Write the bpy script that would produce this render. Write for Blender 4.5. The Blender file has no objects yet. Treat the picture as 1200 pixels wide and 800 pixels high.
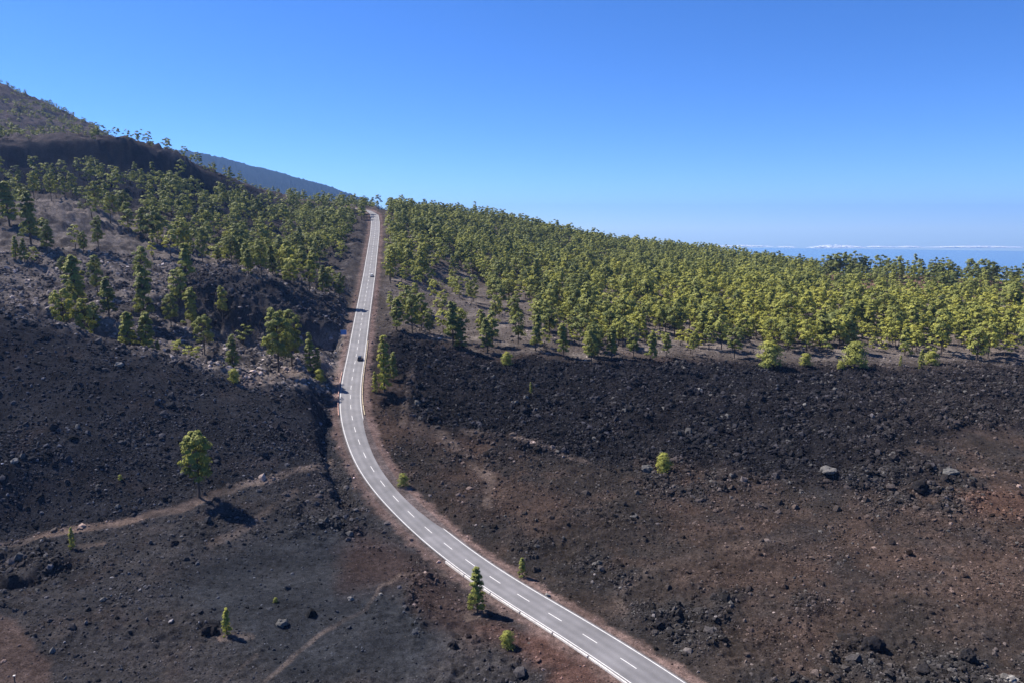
import bpy, math, random
import numpy as np
PI = math.pi
rng = np.random.default_rng(7)
random.seed(7)
sc = bpy.context.scene
col = sc.collection

# ------------------------------------------------------------------ camera model (metres, x right, y away, z up)
ZC = 64.0
PITCH = math.radians(8.75)
FPX = 857.0                                  # focal length for a picture 1200 wide
CT, ST = math.cos(PITCH), math.sin(PITCH)


def ray(px, py):
    u = (np.asarray(px, float) - 600) / FPX
    v = (400 - np.asarray(py, float)) / FPX
    return u, CT + v * ST, -ST + v * CT


def at_d(px, py, d):
    u, y, z = ray(px, py)
    k = d / y
    return u * k, y * k, ZC + z * k


def at_z(px, py, z0):
    u, y, z = ray(px, py)
    k = (z0 - ZC) / z
    return u * k, y * k, ZC + z * k


def project(x, y, z):
    dz = z - ZC
    t = y * CT - dz * ST
    v = y * ST + dz * CT
    t = np.maximum(t, 1e-3)
    return 600 + FPX * x / t, 400 - FPX * v / t, t


# ------------------------------------------------------------------ noise
def _hash(ix, iy, seed):
    h = (ix.astype(np.int64) * 374761393 + iy.astype(np.int64) * 668265263 + seed * 982451653) & 0xFFFFFFFF
    h = ((h ^ (h >> 13)) * 1274126177) & 0xFFFFFFFF
    return ((h ^ (h >> 16)) & 0xFFFFFF).astype(np.float32) / float(0x1000000)


def perlin(x, y, seed=0):
    ix = np.floor(x); iy = np.floor(y)
    fx = (x - ix).astype(np.float32); fy = (y - iy).astype(np.float32)
    ux = fx * fx * fx * (fx * (fx * 6 - 15) + 10); uy = fy * fy * fy * (fy * (fy * 6 - 15) + 10)

    def g(dx, dy):
        a = _hash(ix + dx, iy + dy, seed) * (2 * PI)
        return np.cos(a) * (fx - dx) + np.sin(a) * (fy - dy)
    a = g(0, 0) * (1 - ux) + g(1, 0) * ux
    b = g(0, 1) * (1 - ux) + g(1, 1) * ux
    return (a * (1 - uy) + b * uy) * 1.4


def fbm(x, y, wl, octs=4, seed=0, gain=.5):
    s = 0; a = 1; n = 0
    for o in range(octs):
        s = s + a * perlin(x / wl, y / wl, seed + o * 17); n += a
        a *= gain; wl /= 2.07
    return s / n


def ridged(x, y, wl, seed=0):
    return 1 - 2 * np.abs(perlin(x / wl, y / wl, seed))


def sstep(a, b, x):
    t = np.clip((x - a) / (b - a), 0, 1)
    return t * t * (3 - 2 * t)


# ------------------------------------------------------------------ road centre line (x, y, z)
ROAD = np.array([
    (62, 40, -2.5), (38, 74, -2.2), (26.2, 92, -2.0), (18.4, 103.6, -2.1), (14.0, 109.9, -2.5), (9.2, 116.7, -2.8), (3.5, 124.1, -3.1),
    (-2.9, 132.4, -3.3), (-9.1, 141.2, -3.3), (-15.4, 150.3, -3.0), (-21.7, 159.8, -2.3), (-28.1, 169.8, -1.1),
    (-34.3, 180.5, .3), (-39.8, 192.1, 2.0), (-44.7, 204.9, 4.0), (-49.5, 219.6, 6.2), (-53.7, 236.5, 8.7),
    (-57.1, 256.2, 11.6), (-60.6, 279.9, 14.9), (-65.0, 307.9, 18.8), (-70.3, 341.7, 23.6), (-76.4, 381.8, 29.6),
    (-83.9, 430.9, 37.3), (-94.1, 494.8, 47.0), (-106.9, 576.0, 60.1), (-116.5, 632, 69.5), (-125.5, 676, 77.6), (-137, 700, 81.5), (-175, 745, 86)])
_ys = np.arange(40, 745, 1.0)


def _smooth(a, n):
    k = np.hanning(n + 2)[1:-1]; k /= k.sum()
    return np.convolve(np.pad(a, n // 2, 'reflect', reflect_type='odd'), k, 'valid')


RX = _smooth(np.interp(_ys, ROAD[:, 1], ROAD[:, 0]), 31)
RZ = _smooth(np.interp(_ys, ROAD[:, 1], ROAD[:, 2]), 41)
RS = np.gradient(RX, _ys)
RC = 1 / np.sqrt(1 + RS ** 2)
HALF = 3.6


def road_lat(x, y):
    """signed distance to the right of the centre line (approximate), road z"""
    rx = np.interp(y, _ys, RX); c = np.interp(y, _ys, RC)
    return (x - rx) * c, np.interp(y, _ys, RZ)


# ------------------------------------------------------------------ terrain anchors
A = []
def az(px, py, z): A.append(at_z(px, py, z))
def ad(px, py, d): A.append(at_d(px, py, d))
for px in (-300, 0, 200): az(px, 800, -1.0)
for px in (450, 640, 1000, 1250, 1500): az(px, 800, -3.0)
for px, z in ((-250, 3), (0, 1), (200, -.5), (400, -2), (700, -3.2), (900, -2.2), (1200, -2), (1500, -2)): az(px, 700, z)
for px, z in ((-200, 8), (0, 4.5), (560, -1.5), (800, -1.2), (1000, -1), (1200, -1), (1500, -1)): az(px, 600, z)
for px, z in ((560, .3), (640, .5), (900, 1), (1200, 1), (1450, 1)): az(px, 540, z)
for px, z in ((500, 4.6), (640, 4.5), (800, 5), (1000, 4.6), (1200, 4), (1450, 3.5)): az(px, 480, z)
for px, z in ((500, 11), (640, 10), (800, 9), (1000, 8), (1200, 7), (1450, 6)): az(px, 430, z)
for px, d in ((500, 350), (640, 356), (800, 375), (1000, 385), (1150, 390), (1400, 390)): ad(px, 380, d)
for px, d in ((520, 460), (650, 470), (800, 490), (930, 510), (1150, 550), (1350, 540)): ad(px, 340, d)
for px, py, d in ((560, 290, 650), (700, 310, 650), (800, 315, 690), (880, 322, 690), (1000, 335, 600)): ad(px, py, d)
for px, py, d in ((440, 249, 740), (480, 250, 800), (540, 254, 840), (600, 264, 870), (700, 284, 900), (800, 298, 900), (860, 304, 880), (925, 316, 820),
                  (960, 328, 640), (1000, 324, 650), (1050, 323, 650), (1120, 327, 620), (1200, 338, 570), (1350, 352, 520), (1500, 360, 480)): ad(px, py, d)
for x, y, z in ((-180, 1150, 62), (-40, 1300, 40), (120, 1350, 0), (300, 1250, -40), (420, 900, -40), (520, 760, -30), (700, 700, -40), (620, 1100, -110), (-300, 1500, 30), (0, 1800, -60), (500, 1700, -150)): A.append((x, y, z))
# left: foreground, ash mound, valley, ridge, volcano flank
for px, py, d in ((150, 640, 138), (230, 590, 157), (340, 560, 172), (380, 545, 182), (0, 560, 152), (0, 500, 168), (150, 500, 175), (300, 500, 190), (375, 500, 205), (0, 430, 186), (100, 430, 192), (200, 445, 200),
                  (0, 372, 206), (60, 387, 207), (100, 401, 208), (200, 427, 210), (280, 451, 212), (370, 466, 220),
                  (-150, 345, 205), (-300, 335, 205)): ad(px, py, d)
for px, py, d in ((310, 440, 247), (350, 432, 256), (200, 424, 253), (100, 412, 250), (30, 398, 245), (-100, 370, 250), (380, 430, 258),
                  (50, 340, 300), (100, 340, 300), (0, 300, 335), (100, 300, 350), (200, 345, 318), (200, 385, 280), (130, 375, 268), (260, 335, 318),
                  (330, 343, 325), (380, 340, 365), (300, 318, 400), (200, 300, 400), (100, 262, 420), (0, 252, 400), (200, 262, 470), (300, 285, 490), (380, 285, 545), (415, 265, 640),
                  (300, 262, 560), (0, 225, 500), (150, 235, 520), (250, 243, 560), (0, 171, 610), (60, 166, 625), (130, 165, 635), (190, 180, 645), (240, 205, 655), (290, 228, 665), (335, 246, 680),
                  (-150, 170, 590), (-150, 250, 420), (-150, 300, 340)): ad(px, py, d)
for px, py, d in ((0, 150, 800), (0, 103, 1050), (50, 123, 1040), (100, 148, 1020), (150, 174, 1000), (200, 201, 980), (250, 221, 940), (300, 235, 910), (350, 245, 880), (400, 250, 830),
                  (100, 162, 850), (200, 205, 830), (-150, 40, 1080), (-150, 110, 800)): ad(px, py, d)
for x, y, z in ((-700, 1700, 120), (-1100, 1500, 200), (-500, 1500, 40), (-300, 1700, -10), (-900, 1250, 235), (-650, 1250, 155), (-450, 1200, 90), (-280, 1150, 60), (-380, 1050, 100), (-1000, 900, 310), (-650, 500, 170), (-450, 250, 80), (-330, 120, 25), (-200, 60, 2), (0, 50, -2), (200, 50, -3), (400, 250, 2), (500, 450, 8)): A.append((x, y, z))
for y in range(60, 740, 14):
    i = y - 40
    for o in (-6.5, 6.5): A.append((RX[i] + o / RC[i], y, RZ[i]))
A = np.array(A, float)
# pull anchors close to the road onto it
_l, _z = road_lat(A[:, 0], A[:, 1])


def _k(r2): return r2 * np.log(r2 + 1e-9) * .5
SCL = 300.0
def tps_fit(P, smooth):
    n = len(P); X = P[:, :2] / SCL
    d2 = ((X[:, None] - X[None]) ** 2).sum(-1)
    K = _k(d2) + smooth * np.eye(n)
    Q = np.c_[np.ones(n), X]
    M = np.zeros((n + 3, n + 3)); M[:n, :n] = K; M[:n, n:] = Q; M[n:, :n] = Q.T
    return np.linalg.solve(M, np.r_[P[:, 2], 0, 0, 0]), X
TW, TX = tps_fit(A, 2e-5)


def tps(x, y):
    x = np.asarray(x, float).ravel() / SCL; y = np.asarray(y, float).ravel() / SCL
    out = np.empty(len(x))
    for a in range(0, len(x), 60000):
        xs = x[a:a + 60000]; ys = y[a:a + 60000]
        d2 = ((xs[:, None] - TX[None, :, 0]) ** 2 + (ys[:, None] - TX[None, :, 1]) ** 2).astype(np.float32)
        out[a:a + 60000] = _k(d2) @ TW[:-3].astype(np.float32) + TW[-3] + TW[-2] * xs + TW[-1] * ys
    return out


# coarse lattice of the smooth surface, then bilinear: quick to query
GX0, GX1, GY0, GY1, GS = -2200., 2200., 20., 2200., 5.0
_gx = np.arange(GX0, GX1 + GS, GS); _gy = np.arange(GY0, GY1 + GS, GS)
# evaluate only where the fan of ground lies; outside it stays the edge value
_XX, _YY = np.meshgrid(_gx, _gy)
_BASE = tps(_XX, _YY).reshape(_XX.shape)
_BASE = np.clip(_BASE, -600, 620)


def base(x, y):
    fx = np.clip((x - GX0) / GS, 0, _BASE.shape[1] - 1.001); fy = np.clip((y - GY0) / GS, 0, _BASE.shape[0] - 1.001)
    ix = fx.astype(int); iy = fy.astype(int); tx = fx - ix; ty = fy - iy
    return (_BASE[iy, ix] * (1 - tx) + _BASE[iy, ix + 1] * tx) * (1 - ty) + (_BASE[iy + 1, ix] * (1 - tx) + _BASE[iy + 1, ix + 1] * tx) * ty


# ------------------------------------------------------------------ zones, drawn over the survey picture then stored on the ground
def poly_mask(px, py, poly, soft):
    """soft inside-mask of a polygon given in survey pixels"""
    P = np.array(poly, float); n = len(P)
    x0, y0 = P.min(0) - 3 * soft; x1, y1 = P.max(0) + 3 * soft
    out = np.zeros(px.shape, np.float32)
    sel = (px > x0) & (px < x1) & (py > y0) & (py < y1)
    if not sel.any(): return out
    X = px[sel]; Y = py[sel]
    ins = np.zeros(X.shape, bool); d2 = np.full(X.shape, 1e12)
    for i in range(n):
        ax, ay = P[i]; bx, by = P[(i + 1) % n]
        c = ((ay > Y) != (by > Y)) & (X < (bx - ax) * (Y - ay) / (by - ay + 1e-12) + ax)
        ins ^= c
        ex, ey = bx - ax, by - ay
        t = np.clip(((X - ax) * ex + (Y - ay) * ey) / (ex * ex + ey * ey + 1e-12), 0, 1)
        d2 = np.minimum(d2, (X - ax - t * ex) ** 2 + (Y - ay - t * ey) ** 2)
    sd = np.sqrt(d2) * np.where(ins, 1, -1)
    out[sel] = sstep(-soft, soft, sd)
    return out


def line_dist(px, py, pts):
    P = np.array(pts, float)
    d2 = np.full(px.shape, 1e12)
    for i in range(len(P) - 1):
        ax, ay = P[i]; bx, by = P[i + 1]
        ex, ey = bx - ax, by - ay
        t = np.clip(((px - ax) * ex + (py - ay) * ey) / (ex * ex + ey * ey + 1e-12), 0, 1)
        d2 = np.minimum(d2, (px - ax - t * ex) ** 2 + (py - ay - t * ey) ** 2)
    return np.sqrt(d2)


LAVA = [(462, 430), (452, 400), (462, 392), (505, 402), (545, 414), (575, 424), (640, 424), (760, 424), (900, 430), (1050, 432), (1400, 428), (1500, 470), (1300, 500), (1120, 505), (1060, 525), (1130, 560), (1010, 575), (900, 565), (790, 548), (690, 545), (620, 530), (560, 512), (478, 496)]  # lava field; its arm by the road also paints in the forest edge's shade
MOUND = [(-300, 330), (0, 366), (100, 399), (200, 426), (280, 450), (392, 466), (396, 540), (380, 548), (290, 566), (150, 606), (0, 640), (-300, 690)]
ASHPATCH = [(270, 640), (340, 618), (430, 622), (480, 640), (470, 690), (520, 740), (500, 800), (330, 800), (300, 770), (240, 720), (200, 690)]
PINKPATCH = [(-200, 715), (10, 722), (30, 745), (58, 770), (60, 830), (-200, 850)]
REDBANK = [(560, 735), (640, 740), (740, 800), (760, 850), (620, 850), (640, 790)]
BROWNBANK = [(420, 620), (470, 640), (540, 690), (600, 730), (560, 760), (500, 730), (470, 690), (400, 690), (400, 650)]
VALLEY = [(-200, 255), (60, 235), (200, 270), (330, 330), (400, 345), (410, 400), (398, 470), (280, 452), (200, 428), (100, 402), (0, 372), (-200, 345)]
SHADEDCLIFF = [(205, 318), (260, 322), (330, 338), (395, 352), (408, 392), (340, 405), (280, 395), (230, 360)]  # lava step in shadow: its shade is put into the dark soil colour too
RIDGE = [(-200, 172), (0, 171), (130, 165), (190, 180), (240, 200), (335, 242), (330, 262), (220, 250), (120, 240), (0, 215), (-200, 215)]
OUTCROPS = [[(725, 712), (760, 692), (830, 684), (880, 694), (862, 735), (850, 765), (790, 772), (745, 745)], [(885, 692), (950, 690), (1000, 712), (950, 730), (890, 720)],
            [(940, 770), (1010, 750), (1080, 765), (1215, 742), (1220, 830), (920, 830)], [(985, 560), (1060, 552), (1165, 566), (1140, 612), (1060, 618), (1000, 596)],
            [(640, 655), (715, 640), (765, 668), (740, 700), (690, 694)], [(435, 690), (500, 676), (520, 735), (480, 770), (455, 725)], [(-60, 640), (60, 640), (100, 665), (70, 690), (-60, 700)],
            [(350, 585), (420, 600), (440, 640), (380, 640), (300, 618)], [(520, 515), (590, 512), (600, 545), (530, 545)], [(760, 545), (880, 560), (900, 590), (800, 596), (740, 570)], [(560, 610), (640, 640), (610, 660), (560, 640)]]
FLANK = [(-300, 0), (0, 97), (200, 190), (440, 246), (335, 242), (240, 200), (190, 180), (130, 163), (0, 168), (-300, 168)]
FOREST = [(455, 250), (480, 235), (700, 270), (850, 290), (960, 318), (1200, 325), (1500, 340), (1500, 425), (1200, 418), (1000, 420), (800, 415), (700, 420), (640, 412), (560, 412), (500, 395), (458, 388), (452, 330)]
BELT = [(-200, 200), (0, 212), (120, 205), (250, 240), (335, 244), (438, 246), (428, 300), (412, 345), (330, 335), (280, 320), (200, 300), (120, 275), (40, 258), (-200, 270)]
TRACKS = [([(-150, 672), (0, 640), (80, 622), (150, 609), (210, 597), (250, 580), (290, 566), (340, 553), (385, 545)], 5.2, 1.25),
          ([(245, 640), (275, 628), (310, 600), (345, 575)], 6, .5),
          ([(310, 800), (345, 765), (385, 735), (430, 712), (450, 690), (470, 676), (520, 672)], 3.0, .75),
          ([(260, 800), (300, 765)], 3, .5),
          ([(485, 500), (520, 512), (545, 535), (575, 562), (572, 592)], 7, .55),
          ([(482, 440), (478, 470), (470, 497)], 5, .55),
          ([(730, 718), (722, 700), (745, 680), (790, 658), (850, 640), (930, 632)], 6, .26),
          ([(540, 508), (590, 516), (640, 530), (690, 545)], 2.5, .8),
          ([(280, 450), (320, 447), (350, 440), (375, 430)], 7, .9),
          ([(95, 640), (120, 636)], 4, .7), ([(258, 747), (292, 744)], 5, .8), ([(548, 722), (566, 716)], 6, .6),
          ([(440, 500), (446, 530), (470, 575)], 6, .35)]


def zones(x, y, z):
    px, py, t = project(x, y, z)
    wx = 1.0 * 9 * perlin(x / 9, y / 9, 91) + 5 * perlin(x / 3.1, y / 3.1, 92)
    wy = .5 * (9 * perlin(x / 9, y / 9, 93) + 5 * perlin(x / 3.1, y / 3.1, 94))
    qx, qy = px + wx, py + wy
    Z = {}
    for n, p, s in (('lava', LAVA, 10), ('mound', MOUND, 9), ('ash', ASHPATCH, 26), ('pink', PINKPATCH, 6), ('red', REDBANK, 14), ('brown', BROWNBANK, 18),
                    ('valley', VALLEY, 8), ('cliff', SHADEDCLIFF, 8), ('ridge', RIDGE, 6), ('flank', FLANK, 6), ('forest', FOREST, 8), ('belt', BELT, 8)):
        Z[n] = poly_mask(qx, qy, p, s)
    oc = np.zeros(px.shape, np.float32)
    for p in OUTCROPS: oc = np.maximum(oc, poly_mask(qx + 6 * perlin(x / 4, y / 4, 95), qy, p, 24))
    Z['outcrop'] = oc * sstep(-.25, .35, fbm(x, y, 8, 3, 96) + .35 * (oc - .5))
    tr = np.zeros(px.shape, np.float32)
    for pts, w, s in TRACKS:
        d = line_dist(px + .35 * wx, py + .5 * wy, pts)
        tr = np.maximum(tr, s * (1 - sstep(w * .45, w * 1.15, d)))
    Z['track'] = tr
    Z['px'], Z['py'] = px, py
    return Z


def carve(x, y, pts, width, depth, sharp=1.0):
    W = []
    for px, py, d in pts: W.append(at_d(px, py, d)[:2])
    d = np.maximum(line_dist(x, y, W) + (1.1 * perlin(x / 3.3, y / 3.3, 61) + .6 * perlin(x / 1.2, y / 1.2, 62)) * min(1, width / 4), 0)
    return -depth * (1 - sstep(width * .35, width, d))


def bumps(x, y):
    h = np.zeros(x.shape)
    # cut between the ash mound and the road
    h += carve(x, y, [(392, 478, 222), (389, 500, 212), (388, 530, 196), (396, 556, 182), (410, 590, 168)], 4.5, 2.6)
    # sharp gully in the lower left
    h += carve(x, y, [(-40, 712, 122), (15, 700, 124), (45, 690, 126), (78, 672, 130)], 4.2, 2.6)
    h += carve(x, y, [(240, 748, 113), (252, 744, 113)], 1.6, 1.2)
    # gullies on the road's right bank
    h += carve(x, y, [(458, 478, 232), (468, 470, 240)], 5, 2.0)
    # steep shaded lava step in the valley
    h += carve(x, y, [(215, 352, 296), (262, 362, 290), (310, 378, 286), (352, 386, 288), (396, 384, 300)], 15, 9)
    h += carve(x, y, [(40, 392, 262), (70, 390, 262)], 8, 4)
    h += carve(x, y, [(118, 398, 255), (155, 402, 255)], 6, 3)
    # steep front below the dark ridge crest
    h += carve(x, y, [(60, 190, 585), (130, 190, 590), (200, 212, 600), (300, 246, 625)], 45, 16)
    return h


def height(x, y, detail=True):
    x = np.asarray(x, float); y = np.asarray(y, float)
    b = base(x, y) + bumps(x, y)
    Z = None
    if detail:
        Z = zones(x, y, b)
        r = np.hypot(x, y)
        lava = Z['lava']; mound = Z['mound']
        near = 1 - sstep(330, 480, r)
        n = fbm(x, y, 70, 3, 5) * 2.6 * sstep(250, 500, r) + fbm(x, y, 24, 3, 11) * (1.1 + 1.6 * sstep(280, 420, r))
        n = n + lava * (1.5 * ridged(x * .55 + 4 * perlin(x / 20, y / 20, 26), y, 26, 25) + 1.3 * ridged(x, y, 9, 21) + .75 * ridged(x, y, 3.6, 22) + .42 * perlin(x / 1.5, y / 1.5, 23) + .2 * perlin(x / .7, y / .7, 24)) * .85
        rough = sstep(-.1, .35, fbm(x, y, 30, 3, 31))
        soft = np.maximum(np.maximum(Z['ash'], Z['pink']), Z['track'] * .9)
        k = near * (1 - lava) * (1 - .8 * soft)
        n = n + k * ((.25 + .8 * rough) * (.55 * ridged(x, y, 6.5, 41) + .35 * ridged(x, y, 2.6, 42)) + (.14 + .16 * rough) * perlin(x / 1.1, y / 1.1, 43) + .08 * perlin(x / .55, y / .55, 44)) * (1 - .72 * mound)
        n = n + Z['outcrop'] * (.9 * ridged(x, y, 7, 45) + .8 * ridged(x, y, 3.1, 46) + .5 * perlin(x / 1.3, y / 1.3, 47) + .25) * .75
        n = n + (Z['valley'] + Z['belt'] + Z['ridge']) * (1.4 * ridged(x, y, 22, 51) + 1.1 * ridged(x, y, 8, 52) + .6 * ridged(x, y, 3.2, 53) + .2 * perlin(x / 1.4, y / 1.4, 54))
        n = n + Z['cliff'] * (1.4 * ridged(x, y, 7, 61) + .7 * perlin(x / 2.2, y / 2.2, 62))
        n = n + Z['flank'] * (5 * ridged(x, y, 60, 71) + 3 * ridged(x, y, 21, 72))
        b = b + n
    lat, rz = road_lat(x, y)
    a = np.abs(lat)
    w = (1 - sstep(HALF + 2.2, HALF + 9, a)) * ((y > 41) & (y < 743))
    wob = .12 * perlin(x / 1.7, y / 1.7, 81) * sstep(HALF + .8, HALF + 3, a)
    b = b * (1 - w) + (rz - .10 - .25 * sstep(HALF + .3, HALF + 4, a) + wob) * w
    return (b, Z) if detail else b


def hz(x, y):
    return float(height(np.array([x]), np.array([y]))[0][0])


_D = np.exp(np.linspace(math.log(62), math.log(1500), 2400))
def hit(px, py, dmin=0):
    """first ground point along the sight line, beyond dmin"""
    u, yy, zz = ray(px, py)
    k = _D / yy
    X, Y, Zr = u * k, yy * k, ZC + zz * k
    h = height(X, Y)[0]
    ok = np.where((Zr <= h) & (_D >= dmin))[0]
    i = ok[0] if len(ok) else len(_D) - 1
    return float(X[i]), float(Y[i]), float(h[i])


# ------------------------------------------------------------------ helpers for objects
def mesh_np(name, V, F, mat=None, parent=None, smooth=False):
    """V (n,3); F (m,k) with constant k, or list of tuples"""
    me = bpy.data.meshes.new(name)
    if isinstance(F, np.ndarray):
        V = np.asarray(V, np.float32); m, k = F.shape
        me.vertices.add(len(V)); me.vertices.foreach_set('co', V.ravel())
        me.loops.add(m * k); me.loops.foreach_set('vertex_index', F.astype(np.int32).ravel())
        me.polygons.add(m)
        me.polygons.foreach_set('loop_start', np.arange(0, m * k, k, dtype=np.int32))
        me.polygons.foreach_set('loop_total', np.full(m, k, np.int32))
        me.update(calc_edges=True)
    else:
        me.from_pydata([tuple(v) for v in V], [], F)
    if smooth: me.polygons.foreach_set('use_smooth', np.ones(len(me.polygons), bool))
    else: me.polygons.foreach_set('use_smooth', np.zeros(len(me.polygons), bool))
    if mat: me.materials.append(mat)
    return link(name, me, parent)


def link(name, me, parent=None):
    o = bpy.data.objects.new(name, me); col.objects.link(o)
    if parent: o.parent = parent
    return o


def thing(name, label, cat, loc=(0, 0, 0), rz=0, group=None):
    o = bpy.data.objects.new(name, None); col.objects.link(o)
    o.location = loc; o.rotation_euler = (0, 0, rz); o.empty_display_size = .3
    o['label'] = label; o['category'] = cat
    if group: o['group'] = group
    return o


def tag(o, label, cat, group=None):
    o['label'] = label; o['category'] = cat
    if group: o['group'] = group
    return o


def attr(o, name, typ, dom, data):
    a = o.data.attributes.new(name, typ, dom)
    a.data.foreach_set({'FLOAT': 'value', 'FLOAT_COLOR': 'color'}[typ], np.asarray(data, np.float32).ravel())


def mat(name):
    m = bpy.data.materials.new(name); m.use_nodes = True
    nt = m.node_tree; nt.nodes.clear()
    out = nt.nodes.new('ShaderNodeOutputMaterial')
    return m, nt, out


def N(nt, t, **kw):
    n = nt.nodes.new(t)
    for k, v in kw.items():
        if k in n.inputs: n.inputs[k].default_value = v
        else: setattr(n, k, v)
    return n


def simple(name, rgb, rough=.8, metal=0, noise=.25, scale=3.0):
    m, nt, out = mat(name)
    b = N(nt, 'ShaderNodeBsdfPrincipled', Roughness=rough, Metallic=metal)
    tc = N(nt, 'ShaderNodeTexCoord'); nz = N(nt, 'ShaderNodeTexNoise', Scale=scale, Detail=6)
    nt.links.new(tc.outputs['Object'], nz.inputs['Vector'])
    mr = N(nt, 'ShaderNodeMapRange'); mr.inputs['From Min'].default_value = .3; mr.inputs['From Max'].default_value = .7
    mr.inputs['To Min'].default_value = 1 - noise; mr.inputs['To Max'].default_value = 1 + noise
    nt.links.new(nz.outputs['Fac'], mr.inputs['Value'])
    mx = N(nt, 'ShaderNodeVectorMath', operation='SCALE'); mx.inputs[0].default_value = rgb
    nt.links.new(mr.outputs[0], mx.inputs['Scale']); nt.links.new(mx.outputs[0], b.inputs['Base Color'])
    nt.links.new(b.outputs[0], out.inputs[0])
    return m


# ------------------------------------------------------------------ materials
def ground_material():
    m, nt, out = mat('volcanic_ground')
    L = nt.links.new
    at = N(nt, 'ShaderNodeAttribute', attribute_name='soil')
    geo = N(nt, 'ShaderNodeNewGeometry')
    def noise(scale, detail, rough=.6):
        n = N(nt, 'ShaderNodeTexNoise', Scale=scale, Detail=detail, Roughness=rough); L(geo.outputs['Position'], n.inputs['Vector']); return n
    def rng_(src, a, b, c, d):
        r = N(nt, 'ShaderNodeMapRange'); 
        for k, v in zip(('From Min', 'From Max', 'To Min', 'To Max'), (a, b, c, d)): r.inputs[k].default_value = v
        L(src, r.inputs['Value']); return r.outputs[0]
    def mul(a, b):
        n = N(nt, 'ShaderNodeMath', operation='MULTIPLY'); L(a, n.inputs[0]); L(b, n.inputs[1]); return n.outputs[0]
    n1 = noise(.9, 8, .7); n2 = noise(4.5, 4, .7)
    f = mul(mul(rng_(n1.outputs['Fac'], .3, .72, .45, 1.65), rng_(n2.outputs['Fac'], .32, .68, .5, 1.6)), rng_(noise(.12, 6, .65).outputs['Fac'], .3, .7, .7, 1.35))
    sc_ = N(nt, 'ShaderNodeVectorMath', operation='SCALE'); L(at.outputs['Color'], sc_.inputs[0]); L(f, sc_.inputs['Scale'])
    # grit of single pale stones
    vo = N(nt, 'ShaderNodeTexVoronoi', Scale=1.7); L(geo.outputs['Position'], vo.inputs['Vector'])
    sp = mul(rng_(vo.outputs['Distance'], .12, .26, 1, 0), rng_(noise(.35, 3).outputs['Fac'], .52, .62, 0, 1))
    cr = N(nt, 'ShaderNodeSeparateColor'); L(vo.outputs['Color'], cr.inputs[0])
    sp = mul(sp, rng_(cr.outputs[0], .6, .7, 0, .8))
    mx = N(nt, 'ShaderNodeMix', data_type='RGBA'); L(sp, mx.inputs['Factor']); L(sc_.outputs[0], mx.inputs['A']); mx.inputs['B'].default_value = (.10, .09, .082, 1)
    b = N(nt, 'ShaderNodeBsdfDiffuse', Roughness=.6)
    L(mx.outputs['Result'], b.inputs['Color'])
    bp = N(nt, 'ShaderNodeBump', Strength=.8, Distance=.25); L(noise(2.2, 6, .75).outputs['Fac'], bp.inputs['Height']); L(bp.outputs[0], b.inputs['Normal'])
    L(b.outputs[0], out.inputs[0])
    return m


def foliage_material():
    m, nt, out = mat('pine_needles')
    L = nt.links.new
    at = N(nt, 'ShaderNodeAttribute', attribute_name='tint')
    oi = N(nt, 'ShaderNodeObjectInfo')
    ad_ = N(nt, 'ShaderNodeMath', operation='MULTIPLY_ADD'); L(oi.outputs['Random'], ad_.inputs[0]); ad_.inputs[1].default_value = .22
    L(at.outputs['Fac'], ad_.inputs[2])
    cr = N(nt, 'ShaderNodeValToRGB'); e = cr.color_ramp.elements
    e[0].position = 0; e[0].color = (.12, .078, .045, 1)
    e[1].position = 1; e[1].color = (.34, .32, .06, 1)
    for p, c in ((.06, (.042, .062, .024, 1)), (.35, (.140, .160, .052, 1)), (.65, (.255, .262, .066, 1)), (.85, (.33, .325, .066, 1))):
        x = e.new(p); x.color = c
    L(ad_.outputs[0], cr.inputs[0])
    d = N(nt, 'ShaderNodeBsdfPrincipled', Roughness=.6); L(cr.outputs[0], d.inputs['Base Color']); d.inputs['Specular IOR Level'].default_value = .12
    t = N(nt, 'ShaderNodeBsdfTranslucent'); L(cr.outputs[0], t.inputs['Color'])
    mx = N(nt, 'ShaderNodeMixShader'); mx.inputs[0].default_value = .32
    L(d.outputs[0], mx.inputs[1]); L(t.outputs[0], mx.inputs[2]); L(mx.outputs[0], out.inputs[0])
    return m


def rock_material():
    m, nt, out = mat('lava_stone')
    L = nt.links.new
    at = N(nt, 'ShaderNodeAttribute', attribute_name='soil')
    geo = N(nt, 'ShaderNodeNewGeometry'); n = N(nt, 'ShaderNodeTexNoise', Scale=5.0, Detail=5); L(geo.outputs['Position'], n.inputs['Vector'])
    r = N(nt, 'ShaderNodeMapRange')
    for k, v in zip(('From Min', 'From Max', 'To Min', 'To Max'), (.3, .7, .6, 1.45)): r.inputs[k].default_value = v
    L(n.outputs['Fac'], r.inputs['Value'])
    s = N(nt, 'ShaderNodeVectorMath', operation='SCALE'); L(at.outputs['Color'], s.inputs[0]); L(r.outputs[0], s.inputs['Scale'])
    b = N(nt, 'ShaderNodeBsdfDiffuse', Roughness=.5)
    L(s.outputs[0], b.inputs['Color']); L(b.outputs[0], out.inputs[0])
    return m


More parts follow.
